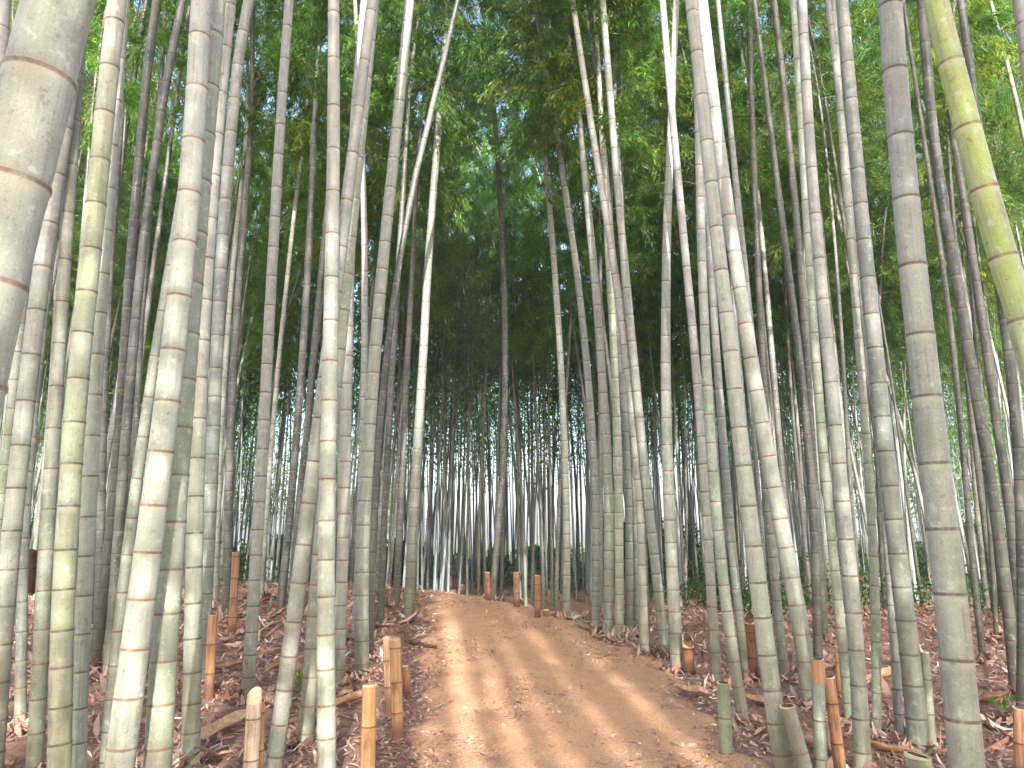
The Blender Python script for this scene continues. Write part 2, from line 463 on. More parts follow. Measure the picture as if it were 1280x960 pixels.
# ------------------------------------------------------------------ traced culms
# (pixels from the top of what is seen down to the foot, (width low, width high), skin tone, depth or None when the foot is seen, label)
T_ = [
 ([(74,0),(50,95),(20,215),(-25,400)], (88,80), 'p', 1.62, 'thickest bamboo culm of all, pale and speckled, cut off by the left picture edge'),
 ([(5,0),(-4,130),(-14,260)], (17,15), 'w', 4.6, 'brownish culm just visible in the top left corner beside the thickest culm'),
 ([(104,30),(93,140),(80,330),(68,540),(58,690),(43,955)], (20,13), 'g', 4.4, 'grey-green culm directly behind the left side of the yellowish sunlit culm'),
 ([(147,0),(133,110),(118,290),(100,440),(88,600),(79,760),(74,955)], (28,25), 'l', 4.0, 'bright yellow-green culm with brown rings, second thick one from the left edge'),
 ([(150,60),(136,250),(123,400),(115,560),(109,690),(100,840),(97,955)], (21,14), 'p', 4.3, 'pale whitish sunlit culm touching the right side of the yellow-green culm'),
 ([(75,200),(53,320),(35,480),(18,640),(4,800),(-8,940)], (24,20), 'w', 4.3, 'pale leaning culm emerging below the thickest culm and leaving at the left edge'),
 ([(62,320),(50,450),(38,560),(28,690),(25,915)], (14,11), 'b', None, 'slim dark grey culm standing on litter at the far left, beside the pale leaning one'),
 ([(22,440),(12,530),(-2,660)], (13,12), 'o', 6.0, 'olive culm at the left edge, mostly hidden under the thickest culm'),
 ([(196,0),(182,110),(168,280),(158,400),(148,560),(137,680),(117,838)], (15,10), 'd', None, 'dark slanting culm with a pale sunlit foot, left of the white sunlit culm'),
 ([(228,0),(210,90),(195,190),(178,310),(168,420),(160,520),(150,640),(135,850)], (14,9), 'd', None, 'dark culm leaning alongside the one with the pale sunlit foot'),
 ([(180,20),(165,110),(150,210),(138,320),(128,470),(120,620),(112,790)], (9,8), 'd', None, 'thin dark culm against the foliage behind the yellow-green culm'),
 ([(252,0),(243,150),(232,300),(221,400),(207,520),(190,650),(170,800),(150,955)], (37,24), 'p', 3.6, 'thick white sunlit culm curving up behind the thick olive culm on the left'),
 ([(205,380),(185,500),(165,640),(150,780),(138,880),(131,955)], (15,12), 'g', 4.4, 'slim grey culm half hidden behind the left side of the thick white sunlit culm'),
 ([(268,0),(258,130),(245,280),(232,430),(222,560),(213,700),(205,820),(197,955)], (34,28), 'o', 3.8, 'thick olive-green culm in front of the white sunlit culm'),
 ([(288,0),(275,130),(262,290),(252,430),(246,580),(243,720),(238,952)], (23,14), 'p', None, 'half lit pale culm standing immediately right of the thick olive-green culm'),
 ([(313,0),(293,90),(283,250),(274,400),(266,560),(258,690),(250,860)], (18,13), 'b', None, 'blue-grey shaded culm behind the half lit pale culm'),
 ([(303,230),(293,310),(284,420),(276,560),(269,758)], (8,6), 'g', None, 'thin light culm rising right of the blue-grey shaded culm'),
 ([(362,0),(352,120),(345,250),(337,400),(330,540),(320,680),(309,875)], (16,11), 'w', None, 'slender grey culm standing alone between the left clump and the twin pale culms'),
 ([(424,330),(410,440),(396,550),(382,660),(366,790),(343,955)], (22,16), 'w', 4.5, 'grey culm leaning hard to the right beside the tall pale straight culm'),
 ([(426,420),(407,620),(397,720),(389,800),(382,935)], (19,15), 'o', None, 'olive-brown culm foot squeezed between the leaning grey culm and the tall pale one'),
 ([(417,0),(417,160),(415,320),(412,480),(408,640),(408,800),(408,957)], (25,14), 'p', 4.4, 'tall pale straight culm left of the path, brightly lit at its foot'),
 ([(457,0),(447,110),(440,230),(436,360),(433,500),(430,640),(424,800),(421,862)], (16,12), 'w', None, 'grey-brown culm just behind the right side of the tall pale straight culm'),
 ([(512,0),(502,100),(492,200),(478,330),(467,470),(457,610),(452,720),(452,846)], (19,12), 'g', None, 'grey-green culm with an orange-brown foot at the left path edge, behind the stakes'),
 ([(541,130),(520,220),(500,320),(487,420),(476,520),(468,640),(462,820)], (10,7), 'd', None, 'thin pale culm slanting strongly right, crossing behind the orange-footed culm'),
 ([(449,110),(455,250),(457,340),(455,480),(450,600),(444,800)], (10,7), 'w', None, 'thin straight culm between the grey-brown culm and the orange-footed culm'),
 ([(552,110),(545,200),(534,330),(530,450),(522,560),(516,650),(511,778)], (14,8), 'k', None, 'single mossy-footed culm at the left path edge near the crest'),
 ([(500,300),(490,480),(481,620),(475,782)], (9,7), 'd', None, 'thin dark culm standing left of the mossy-footed culm'),
 ([(512,400),(505,540),(500,640),(495,762)], (10,7), 'd', None, 'dark culm immediately left of and behind the mossy-footed culm'),
 ([(392,180),(387,290),(380,420),(372,530),(362,640),(350,770)], (11,8), 'd', None, 'dark slanting culm left of the tall pale straight culm'),
 ([(405,300),(396,400),(388,480),(379,590),(366,760)], (9,7), 'd', None, 'thin dark culm hidden low behind the leaning grey culm'),
 ([(378,190),(368,260),(358,360),(346,480),(333,640),(326,750)], (7,5), 'g', None, 'very thin slanting culm right of the slender lone grey culm'),
 ([(243,0),(235,150),(226,300),(215,430),(203,560),(190,720),(180,850)], (10,9), 'd', None, 'black-looking shaded culm along the left edge of the white sunlit culm'),
 ([(146,230),(136,340),(131,450),(129,560),(126,700),(122,800)], (11,9), 'd', None, 'dark culm showing between the yellow-green culm and the slanting dark pair'),
 ([(190,240),(178,360),(172,470),(171,560),(168,690),(165,800)], (9,7), 'd', None, 'dark upright culm just left of the white sunlit culm at mid height'),
 ([(302,320),(294,420),(288,560),(283,770)], (12,9), 'd', None, 'shaded grey culm behind the tall brown post in the left litter'),
 ([(624,220),(628,330),(632,450),(630,560),(622,660),(615,751)], (9,7), 'd', None, 'tall dark culm at the middle of the view, where the path disappears'),
 ([(686,250),(692,320),(700,440),(705,560),(709,660),(708,775)], (10,7), 'g', None, 'slender pale culm standing alone right of the path crest, by the brown stake'),
 ([(710,260),(720,330),(730,430),(739,530),(746,640),(744,788)], (11,8), 'b', None, 'grey culm with a slight bend, first of the row right of the slender pale culm'),
 ([(735,250),(742,340),(748,420),(757,540),(763,650),(760,793)], (14,9), 'g', None, 'thick-footed grey culm, second of the row along the right path edge'),
 ([(716,0),(730,95),(743,190),(756,260),(768,330),(779,410),(788,490),(796,570),(801,660),(806,818)], (14,7), 'w', None, 'long silvery culm bowing left over the path from the right path edge'),
 ([(753,0),(760,80),(766,160),(773,250),(782,340),(792,450),(801,540),(812,640),(822,730),(832,820)], (13,8), 'g', None, 'silvery culm crossing the bowing one and leaning out to a foot further right'),
 ([(760,300),(766,420),(771,540),(774,650),(774,798)], (12,9), 'o', None, 'straight olive-grey culm behind the silvery crossing pair'),
 ([(768,340),(776,450),(782,550),(787,660),(786,795)], (11,8), 'b', None, 'bluish culm tucked directly left of the silvery crossing pair'),
 ([(778,300),(786,460),(793,620),(797,790)], (11,8), 'b', None, 'bluish culm whose foot shows between the two silvery crossing culms'),
 ([(839,150),(834,290),(832,430),(833,540),(837,650),(842,740),(847,838)], (17,9), 'g', None, 'straight grey-green culm with a thick foot right of the silvery crossing pair'),
 ([(829,0),(836,110),(846,215),(857,325),(867,410),(874,490),(879,580),(884,680),(890,780),(897,858)], (13,8), 'w', None, 'culm curving gently left, ending behind the short green stump by the path'),
 ([(863,0),(872,70),(880,150),(888,220),(897,305),(907,380),(916,470),(926,560),(938,650),(949,740),(962,840),(978,958)], (24,14), 'p', 4.5, 'pale thick culm, front one of the leaning pair right of the path'),
 ([(876,0),(893,120),(908,240),(922,340),(938,460),(952,540),(966,600),(985,690),(1001,770),(1014,880)], (22,14), 'p', None, 'pale culm, rear one of the leaning pair, with a sunlit yellow lower stretch'),
 ([(873,150),(877,310),(882,430),(886,520),(892,610),(903,715),(914,800),(930,908)], (15,10), 'g', None, 'slimmer grey-green culm just left of the leaning pale pair'),
 ([(888,330),(895,430),(902,520),(911,640),(920,740),(934,850)], (12,9), 'b', None, 'grey culm glimpsed between the slimmer culm and the leaning pale pair'),
 ([(1002,0),(1008,90),(1014,200),(1022,310),(1032,410),(1042,520),(1053,630),(1064,730),(1072,820),(1078,957)], (21,11), 'w', 4.6, 'pinkish-grey closely ringed culm in the middle of the right-hand stand'),
 ([(1052,0),(1058,60),(1065,133),(1072,213),(1080,300),(1095,450),(1105,560),(1114,633),(1129,740),(1141,830),(1149,940)], (26,14), 'b', None, 'blue-grey culm with mottled mossy foot, left of the thick tan culm'),
 ([(1112,0),(1119,90),(1130,213),(1142,345),(1156,477),(1171,610),(1180,673),(1188,738),(1194,802),(1204,915)], (43,27), 'w', 2.9, 'thick tan culm with widely spaced brown rings, largest on the right'),
 ([(1169,0),(1195,103),(1227,227),(1262,350),(1292,450)], (42,28), 'y', 2.6, 'vivid yellow-green culm leaning across the top right corner'),
 ([(1275,0),(1284,60),(1292,130)], (20,17), 'w', 4.0, 'pinkish culm just entering at the extreme top right corner'),
 ([(1152,0),(1163,130),(1172,215),(1185,300),(1200,370),(1215,450),(1227,530),(1238,600),(1246,660),(1258,750),(1271,872)], (15,11), 'd', None, 'dark culm passing behind the yellow-green leaning culm to the right edge'),
 ([(1198,210),(1218,330),(1232,430),(1243,520),(1258,600),(1268,690),(1275,800)], (13,9), 'd', None, 'dark slanting culm beneath the yellow-green leaning culm'),
 ([(1248,350),(1260,430),(1270,520),(1276,620),(1277,760),(1278,905)], (15,12), 'd', None, 'brownish shaded culm along the right edge below the yellow-green one'),
 ([(1168,260),(1177,330),(1190,420),(1200,520),(1207,600),(1215,700),(1229,828)], (8,6), 'd', None, 'thin black-green culm right of the thick tan culm'),
 ([(1225,500),(1233,600),(1239,690),(1246,798)], (6,5), 'd', None, 'thinnest bluish culm farther right of the thick tan culm'),
 ([(1046,80),(1055,200),(1066,330),(1074,440),(1082,540),(1089,640),(1094,760),(1096,922)], (12,8), 'o', None, 'slim olive culm with a yellow foot between the pinkish and blue-grey culms'),
 ([(1083,420),(1095,520),(1105,620),(1112,720),(1119,830),(1125,925)], (12,9), 'w', None, 'slim culm with a sunlit foot touching the left of the blue-grey culm'),
 ([(1003,190),(1013,340),(1020,440),(1026,540),(1036,640),(1048,750),(1058,850),(1063,905)], (13,9), 'o', None, 'brownish-olive culm hugging the left side of the pinkish ringed culm'),
 ([(985,330),(997,430),(1005,510),(1014,600),(1019,690),(1023,834)], (12,8), 'd', None, 'dark green culm behind the orange-topped stake'),
 ([(935,380),(945,480),(955,580),(963,660),(972,770),(981,848)], (12,9), 'b', None, 'grey culm seen through the gap inside the leaning pale pair'),
 ([(968,0),(976,90),(986,180),(996,270),(1003,350),(1009,460),(1015,570),(1024,690),(1031,802)], (10,8), 'd', None, 'long dark culm rising left of the pinkish ringed culm to the top edge'),
 ([(936,0),(940,150),(945,300),(954,450),(962,600),(972,785)], (9,7), 'd', None, 'thin grey culm climbing behind the top of the leaning pale pair'),
]

SHADE = {'d': .48, 'k': .62, 'b': .78, 'g': .90, 'w': .90}  # brightness per tone, painting shade into the culm skin
def build_culm(i, pts, w, tone, depth, label):
    foot = pts[-1]
    seen_foot = depth is None
    if seen_foot:
        g0 = at(*foot); depth = g0.y
    if len(pts) >= 4:
        a_ = np.array(pts, dtype=float); k_ = (a_[:, 1] - 480) / 480
        cf = np.polyfit(k_, a_[:, 0], 3 if len(pts) >= 7 else 2)
        pts = [(.25 * x_ + .75 * float(np.polyval(cf, q_)), y_) for (x_, y_), q_ in zip(pts, k_)]
    P3 = [on_plane(px, py, depth) for px, py in pts][::-1]      # from the foot up
    if seen_foot: P3[0] = g0
    else:
        d = (P3[0] - P3[1]).normalized()
        z0 = float(gz(P3[0].x, depth))
        if P3[0].z > z0:
            t = (P3[0].z - z0) / max(.2, -d.z)
            nxt = P3[0] + d * t; nxt.x = P3[0].x + d.x * t * .75
            P3.insert(0, nxt)
    base = P3[0].copy()
    P3[0] = P3[0] - (P3[1] - P3[0]).normalized() * .12          # sunk a little
    wl, wh = w
    rl = wl / 2 / F * cam_depth(on_plane(*pts[-1], depth)) ; rh = wh / 2 / F * cam_depth(on_plane(*pts[0], depth))
    dv = (P3[-1] - P3[0]).normalized(); rl *= .99 * dv.z ** .7; rh *= dv.z ** .7
    rh = min(rh, rl * .97)
    poly = smooth_poly(P3, 6)
    L0 = np.linalg.norm(np.diff(poly, axis=0), axis=1).sum()
    T = Vector(poly[-1] - poly[-6]).normalized()
    if T.z < .5: T.z = .5; T.normalize()
    big = min(1.0, max(.55, rl / .06))
    # where the branches begin
    zc = {True: random.uniform(9.2, 10.6), False: random.uniform(6.4, 7.6)}[depth < 8]
    zc *= (.80 + .2 * big)
    top = Vector(poly[-1])
    if top.z < zc: Pc = top + T * ((zc - top.z) / T.z)
    else: Pc = top
    sc = big * random.uniform(.85, 1.05)
    which = 6 + i % 2 if depth < 8 else random.randrange(6); L = CROWNS[which][2]
    U = Vector((T.x, T.y, 0)); U = U + Vector((random.uniform(-.6, .6), random.uniform(-.6, .6), 0)); U = (U - T * U.dot(T)).normalized()
    ext = []
    if (Pc - top).length > .3: ext.append(Pc)
    for s in np.linspace(.6, L * .97, 12):
        ext.append(Pc + (T * s + U * (ARCH * s * s)) * sc)
    full = np.vstack([poly, np.array([list(e) for e in ext])]) - np.array(base)
    Ltot = np.linalg.norm(np.diff(full, axis=0), axis=1).sum()
    def rad(s):
        if s <= L0: return (rl + (rh - rl) * (s / L0)) * (1 + .14 * math.exp(-s / .11))
        return max(.004, rh + (.006 - rh) * ((s - L0) / (Ltot - L0)) ** .9)
    seg = 28 if depth < 4 else 18 if depth < 8 else 12
    s0 = {True: .17, False: .145}[rl > .055]
    root = empty('bamboo', base)
    me = culm_mesh('bamboo_culm', full, rad, seg, s0, .30 + .08 * random.random(), np.random.default_rng(500 + i))
    c = link('culm', me, M['culm'], root)
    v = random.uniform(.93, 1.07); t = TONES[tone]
    c.color = (t[0] * v, t[1] * v, t[2] * v, SHADE.get(tone, 1.0))
    add_crown(root, base, Pc, T, U, sc, which, leaf_tint())
    tag(root, label, 'bamboo', 'bamboo culms along the path')
    return base, rl

FEET = []
for i, e in enumerate(T_):
    b, r_ = build_culm(i, *e)
    FEET.append((b.x, b.y))

# ------------------------------------------------------------------ the stand behind: shared culm meshes
VAR = []
for k in range(10):
    rng = np.random.default_rng(900 + k)
    Hc = rng.uniform(6.2, 8.0); rb = rng.uniform(.036, .056); bend = rng.uniform(-.25, .35)
    z = np.linspace(0, 1, 9)
    pts = [Vector((bend * t * t * .8 + .03 * math.sin(5 * t + k), 0, Hc * t - .12)) for t in z]
    T = (pts[-1] - pts[-2]).normalized(); which = k % 6; L = CROWNS[which][2]; sc = rng.uniform(.8, 1.0)
    U = Vector((1, 0, 0)); U = (U - T * U.dot(T)).normalized()
    ext = [pts[-1] + (T * s + U * (ARCH * s * s)) * sc for s in np.linspace(.6, L * .97, 10)]
    full = np.array([list(p) for p in pts + ext]); Lt = np.linalg.norm(np.diff(full, axis=0), axis=1).sum()
    me = culm_mesh('stand_culm', full, lambda s, rb=rb, Lt=Lt: max(.004, rb * (1 - .93 * (s / Lt) ** 1.25)), 9, .17, .36, rng)
    me.materials.append(M['culm'])
    VAR.append((me, pts[-1], T, U, sc, which))

def zone(x, y):
    px = 640 + x / y * F
    if y > 17:
        if px < 480: return ('thin dark culm deep in the stand far left of the path', 'far bamboo deep left')
        if px > 760: return ('thin dark culm deep in the stand far right of the path', 'far bamboo deep right')
        return ('thin dark culm in the dense far stand closing the end of the path', 'far bamboo beyond the path end')
    if px < 530: return ('grey culm in the crowd behind the front row left of the path', 'middle rows left of the path')
    return ('grey-blue culm in the crowd behind the front row right of the path', 'middle rows right of the path')

placed = list(FEET); n_rand = 0; tries = 0
NEED = 232
rr = random.Random(21)
while n_rand < NEED and tries < 20000:
    tries += 1
    y = 8.5 + (28 - 8.5) * rr.random() ** .85
    x = rr.uniform(-1, 1) * (.74 * y + 1.0)
    l, r = path_edges(y)
    if l - .45 < x < r + .35 and y < 18: continue
    if l - .2 < x < r + .2: continue
    if x < l and y < 13 and rr.random() < .45: continue
    if min((x - a) ** 2 + (y - b) ** 2 for a, b in placed) < (.36 if y < 16 else .22): continue
    placed.append((x, y)); n_rand += 1
    me, Pc, T, U, sc, which = VAR[rr.randrange(len(VAR))]
    root = empty('bamboo', (x, y, float(gz(x, y))))
    c = link('culm', me, None, root)
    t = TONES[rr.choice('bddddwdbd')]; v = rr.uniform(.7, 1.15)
    c.color = (t[0] * v, t[1] * v, t[2] * v, rr.uniform(.42, .85))  # alpha darkens the rear culms as if shaded
    add_crown(root, (0, 0, 0), Pc, T, U, sc, which if y > 12.5 else 8 + n_rand % 2, leaf_tint())
    s = rr.uniform(.85, 1.12)
    root.scale = (s, s, s)
    lean = rr.gauss(0, .035) ; 
    root.rotation_euler = (rr.gauss(0, .03), -.03 * (1 if x > 0 else -1) + lean, rr.uniform(0, 6.28) if rr.random() < .5 else (0 if x < 0 else math.pi))
    if root.rotation_euler[2] > 3 : root.rotation_euler[1] = abs(root.rotation_euler[1])
    lab, grp = zone(x, y)
    tag(root, lab, 'bamboo', grp)

# more than 300 culms: the rest of the far stand is one mass
def far_stand():
    rng = np.random.default_rng(77); r2 = random.Random(5)
    cv, rd, LP = [], [], []
    for k in range(1150):
        y = 20 + 26 * r2.random(); x = r2.uniform(-1, 1) * (.76 * y)
        l, r = path_edges(y)
        if l - .1 < x < r + .1: continue
        z = float(gz(x, y)); H = r2.uniform(9, 13); a, b = r2.gauss(0, .3) - .012 * x, r2.gauss(0, .3)
        t = np.linspace(0, 1, 7)[:, None]
        C = np.array([x, y, z - .1]) + t * np.array([a, b, H]) + t ** 3 * np.array([a * .8, b * .6, 0])
        cv.append(C); q = r2.uniform(.028, .048); rd.append((q, .006))
    return tubes_mesh('far_culms', cv, rd, 6), cv
fm, fcv = far_stand()
fo = link('distant_bamboo_stand', fm, M['farculm']); fo.color = (1, 1, 1, 1)
tag(fo, kind='stuff')
def far_leaves(n=420000):
    rng = np.random.default_rng(78)
    C = np.array([c for c in fcv]); k = rng.integers(0, len(C), n); t = rng.beta(1.8, 1.5, n) * .60 + .43
    f = t * 6; i0 = np.minimum(f.astype(int), 5); w_ = (f - i0)[:, None]
    P = C[k, i0] * (1 - w_) + C[k, i0 + 1] * w_
    sp = 1.1 * (1.25 - t)[:, None]
    P = P + rng.normal(size=(n, 3)) * np.array([.75, .75, .4]) * sp
    P += .22 * np.sin(P[:, [1, 2, 0]] * 6.1)
    D = rng.normal(size=(n, 3)); D[:, 2] -= .7
    Ln = rng.uniform(.13, .22, n)
    return leaves_mesh('far_foliage', P, D, Ln, Ln * .26, rng)
fl = link('distant_foliage', far_leaves(), M['leaf']); fl.color = (1, 1, 1, 1)
tag(fl, kind='stuff')

# ------------------------------------------------------------------ ground sheet and path
def sinh_axis(n, lim, k):
    t = np.linspace(-1, 1, n); return lim * np.sinh(k * t) / math.sinh(k)
gx = sinh_axis(281, 320, 6.2)
gy = 7 + sinh_axis(321, 330, 5.8)
X, Y = np.meshgrid(gx, gy)
Z = gz(X, Y)
lE, rE = path_edges(Y)
ins = np.clip(np.minimum(X - lE, rE - X), 0, .3) / .3
Z = Z - .03 * ins - .004
nx, ny = len(gx), len(gy)
i = np.arange(ny - 1)[:, None]; j = np.arange(nx - 1)[None, :]
q = np.stack([i * nx + j, i * nx + j + 1, (i + 1) * nx + j + 1, (i + 1) * nx + j], axis=2).reshape(-1)
far = sstep(41, 50, np.hypot(X, Y))
me = np_mesh('ground', np.stack([X, Y, Z], axis=2).reshape(-1, 3), q, np.full((nx - 1) * (ny - 1), 4), True, {'far': far.ravel()})
tag(link('ground', me, M['ground']), kind='structure')

ys = np.concatenate([np.concatenate([np.arange(-8, 2.6, .2), np.arange(2.6, 16, .055)]), np.arange(16, 34, .3)])
us = np.linspace(0, 1, 61)
lE, rE = path_edges(ys)
def n1(y, s): return .09 * np.sin(y * 2.1 + s) + .06 * np.sin(y * 5.3 + 2 * s) + .035 * np.sin(y * 13.1 + s * 3)
fade = np.clip((18 - ys) / 6, .2, 1)
lE = lE + n1(ys, .3) * fade; rE = rE + n1(ys, 4.) * fade * 1.3
XX = lE[:, None] + (rE - lE)[:, None] * us[None, :]
YY = np.repeat(ys[:, None], len(us), 1)
ed = np.minimum(us, 1 - us)[None, :] * (rE - lE)[:, None]
ZZ = gz(XX, YY) - .035 + .045 * sstep(0, .35, ed) + .012 * np.sin(XX * 4 + 1) * np.sin(YY * 1.7) * sstep(0, .5, ed)
rf = np.random.default_rng(14)                                   # trodden dents
for _ in range(260):
    y0 = 3 + 10 * rf.random() ** 1.3; l0, r0 = path_edges(y0); x0 = rf.uniform(l0 + .2, r0 - .2); a0 = rf.normal(0, .35)
    dx = (XX - x0) * math.cos(a0) - (YY - y0) * math.sin(a0); dy = (XX - x0) * math.sin(a0) + (YY - y0) * math.cos(a0)
    ZZ += rf.uniform(-.016, .006) * np.exp(-(dx / .07) ** 2 - (dy / .15) ** 2)
ny, nx = XX.shape
i = np.arange(ny - 1)[:, None]; j = np.arange(nx - 1)[None, :]
q = np.stack([i * nx + j, i * nx + j + 1, (i + 1) * nx + j + 1, (i + 1) * nx + j], axis=2).reshape(-1)
edge = 1 - sstep(0, .45, ed)
me = np_mesh('path', np.stack([XX, YY, ZZ], axis=2).reshape(-1, 3), q, np.full((nx - 1) * (ny - 1), 4), True, {'edge': edge.ravel()})
tag(link('path', me, M['path']), kind='structure')

# ------------------------------------------------------------------ litter
def litter(name, n, xs, ys, Lr, aspect, rng, mask, lift=.02, tilt=.35, mat='litter', bias=0, at_=None):
    if at_ is not None: x, y = at_
    else:
        x = rng.uniform(*xs, n); y = ys[0] + (ys[1] - ys[0]) * rng.random(n) ** 1.5
        k = mask(x, y, rng); x, y = x[k], y[k]
    n = len(x)
    z = gz(x, y) + rng.random(n) * lift + .004
    az = rng.uniform(0, 6.28, n); el = rng.normal(0, tilt, n)
    D = np.stack([np.cos(az) * np.cos(el), np.sin(az) * np.cos(el), np.sin(el)], 1)
    Ln = rng.uniform(*Lr, n) * (1 + .04 * y); Wd = Ln * rng.uniform(*aspect, n)
    S = np.cross(D, np.array([0, 0, 1.0]) + rng.normal(0, .35, (n, 3))); S /= np.linalg.norm(S, axis=1)[:, None]
    N = np.cross(S, D); P = np.stack([x, y, z], 1)
    curl = rng.normal(0, .18, n)
    rows = []
    for t, w in ((0, .25), (.35, 1.0), (.7, .85), (1.0, .12)):
        c = P + D * ((t - .5) * Ln)[:, None] + N * (curl * Ln * (4 * (t - .5) ** 2))[:, None]
        rows += [c + S * (Wd * w * .5)[:, None], c - S * (Wd * w * .5)[:, None]]
    V = np.stack(rows, 1).reshape(-1, 3)
    b = np.arange(n)[:, None] * 8
    q = np.stack([b + o for f in ((0, 1, 3, 2), (2, 3, 5, 4), (4, 5, 7, 6)) for o in f], 1).reshape(-1)
    me = np_mesh(name, V, q, np.full(n * 3, 4), False, {'rnd': np.repeat(np.clip(rng.random(n) ** 1.2 + bias + .16 * wob(x * 1.3, y * 1.3), 0, 1), 8), 'rnd2': np.repeat(rng.random(n), 8)})
    return link(name, me, M[mat])

def off_path(x, y, rng):
    l, r = path_edges(y)
    d = np.maximum(l - x, x - r)
    vis = np.abs(x) < .74 * y + 1.2
    return (d > rng.normal(.06, .10, len(x))) & vis
def on_path(x, y, rng):
    l, r = path_edges(y)
    d = np.minimum(x - l, r - x)
    return (d > -.1) & (rng.random(len(x)) < np.exp(-np.maximum(d, 0) / .4) * .6 + .35)
rg = np.random.default_rng(5)
tag(litter('leaf_litter', 90000, (-12, 12), (2.6, 17), (.03, .11), (.10, .24), rg, off_path, .035, .4), kind='stuff')
tag(litter('path_litter', 42000, (-2.5, 2.5), (3.0, 15), (.014, .050), (.15, .5), rg, on_path, .004, .2, bias=.08), kind='stuff')
def pile(x, y, rng):
    return off_path(x, y, rng) & (rng.random(len(x)) < (.15 + np.exp(-((x + 3.0) ** 2 / 2.5 + (y - 7.6) ** 2 / 7.)) + .35 * np.exp(-((x - 3.2) ** 2 / 2. + (y - 6.0) ** 2 / 4.))))
tag(litter('sheath_litter', 4600, (-8, 7), (3.2, 14), (.08, .22), (.10, .26), rg, pile, .10, .5, bias=.08), kind='stuff')
# leaves and old sheaths heaped round the feet of the culms
fx = np.array([p[0] for p in placed if p[1] < 16]); fy = np.array([p[1] for p in placed if p[1] < 16])
kk = np.repeat(np.arange(len(fx)), 46); aa = rg.uniform(0, 6.28, len(kk)); dd = .04 + .15 * rg.random(len(kk)) ** 1.3
tag(litter('foot_litter', 0, None, None, (.05, .16), (.14, .34), rg, None, .05, .75, bias=.05, at_=(fx[kk] + dd * np.cos(aa), fy[kk] + dd * np.sin(aa))), kind='stuff')
# twigs in the litter
tc_, tr_ = [], []
while len(tc_) < 900:
    y = 3 + 11 * rg.random() ** 1.4; x = rg.uniform(-7, 7)
    if not off_path(np.array([x]), np.array([y]), rg)[0]: continue
    if rg.random() > (.3 + np.exp(-((x + 3.0) ** 2 / 2.5 + (y - 7.6) ** 2 / 7.))): continue
    a = rg.uniform(0, 6.28); l = rg.uniform(.2, .7); z = float(gz(x, y)) + .02
    p = np.array([x, y, z]); d = np.array([math.cos(a), math.sin(a), rg.normal(.06, .14)]) * l
    tc_.append(np.array([p, p + d * .5 + rg.normal(0, .02, 3), p + d])); r0 = rg.uniform(.002, .006); tr_.append((r0, r0 * .5))
tw = link('twig_litter', tubes_mesh('twig_litter', tc_, tr_, 4), M['stick']); tw.color = (1, 1, 1, 1)
tag(tw, kind='stuff')

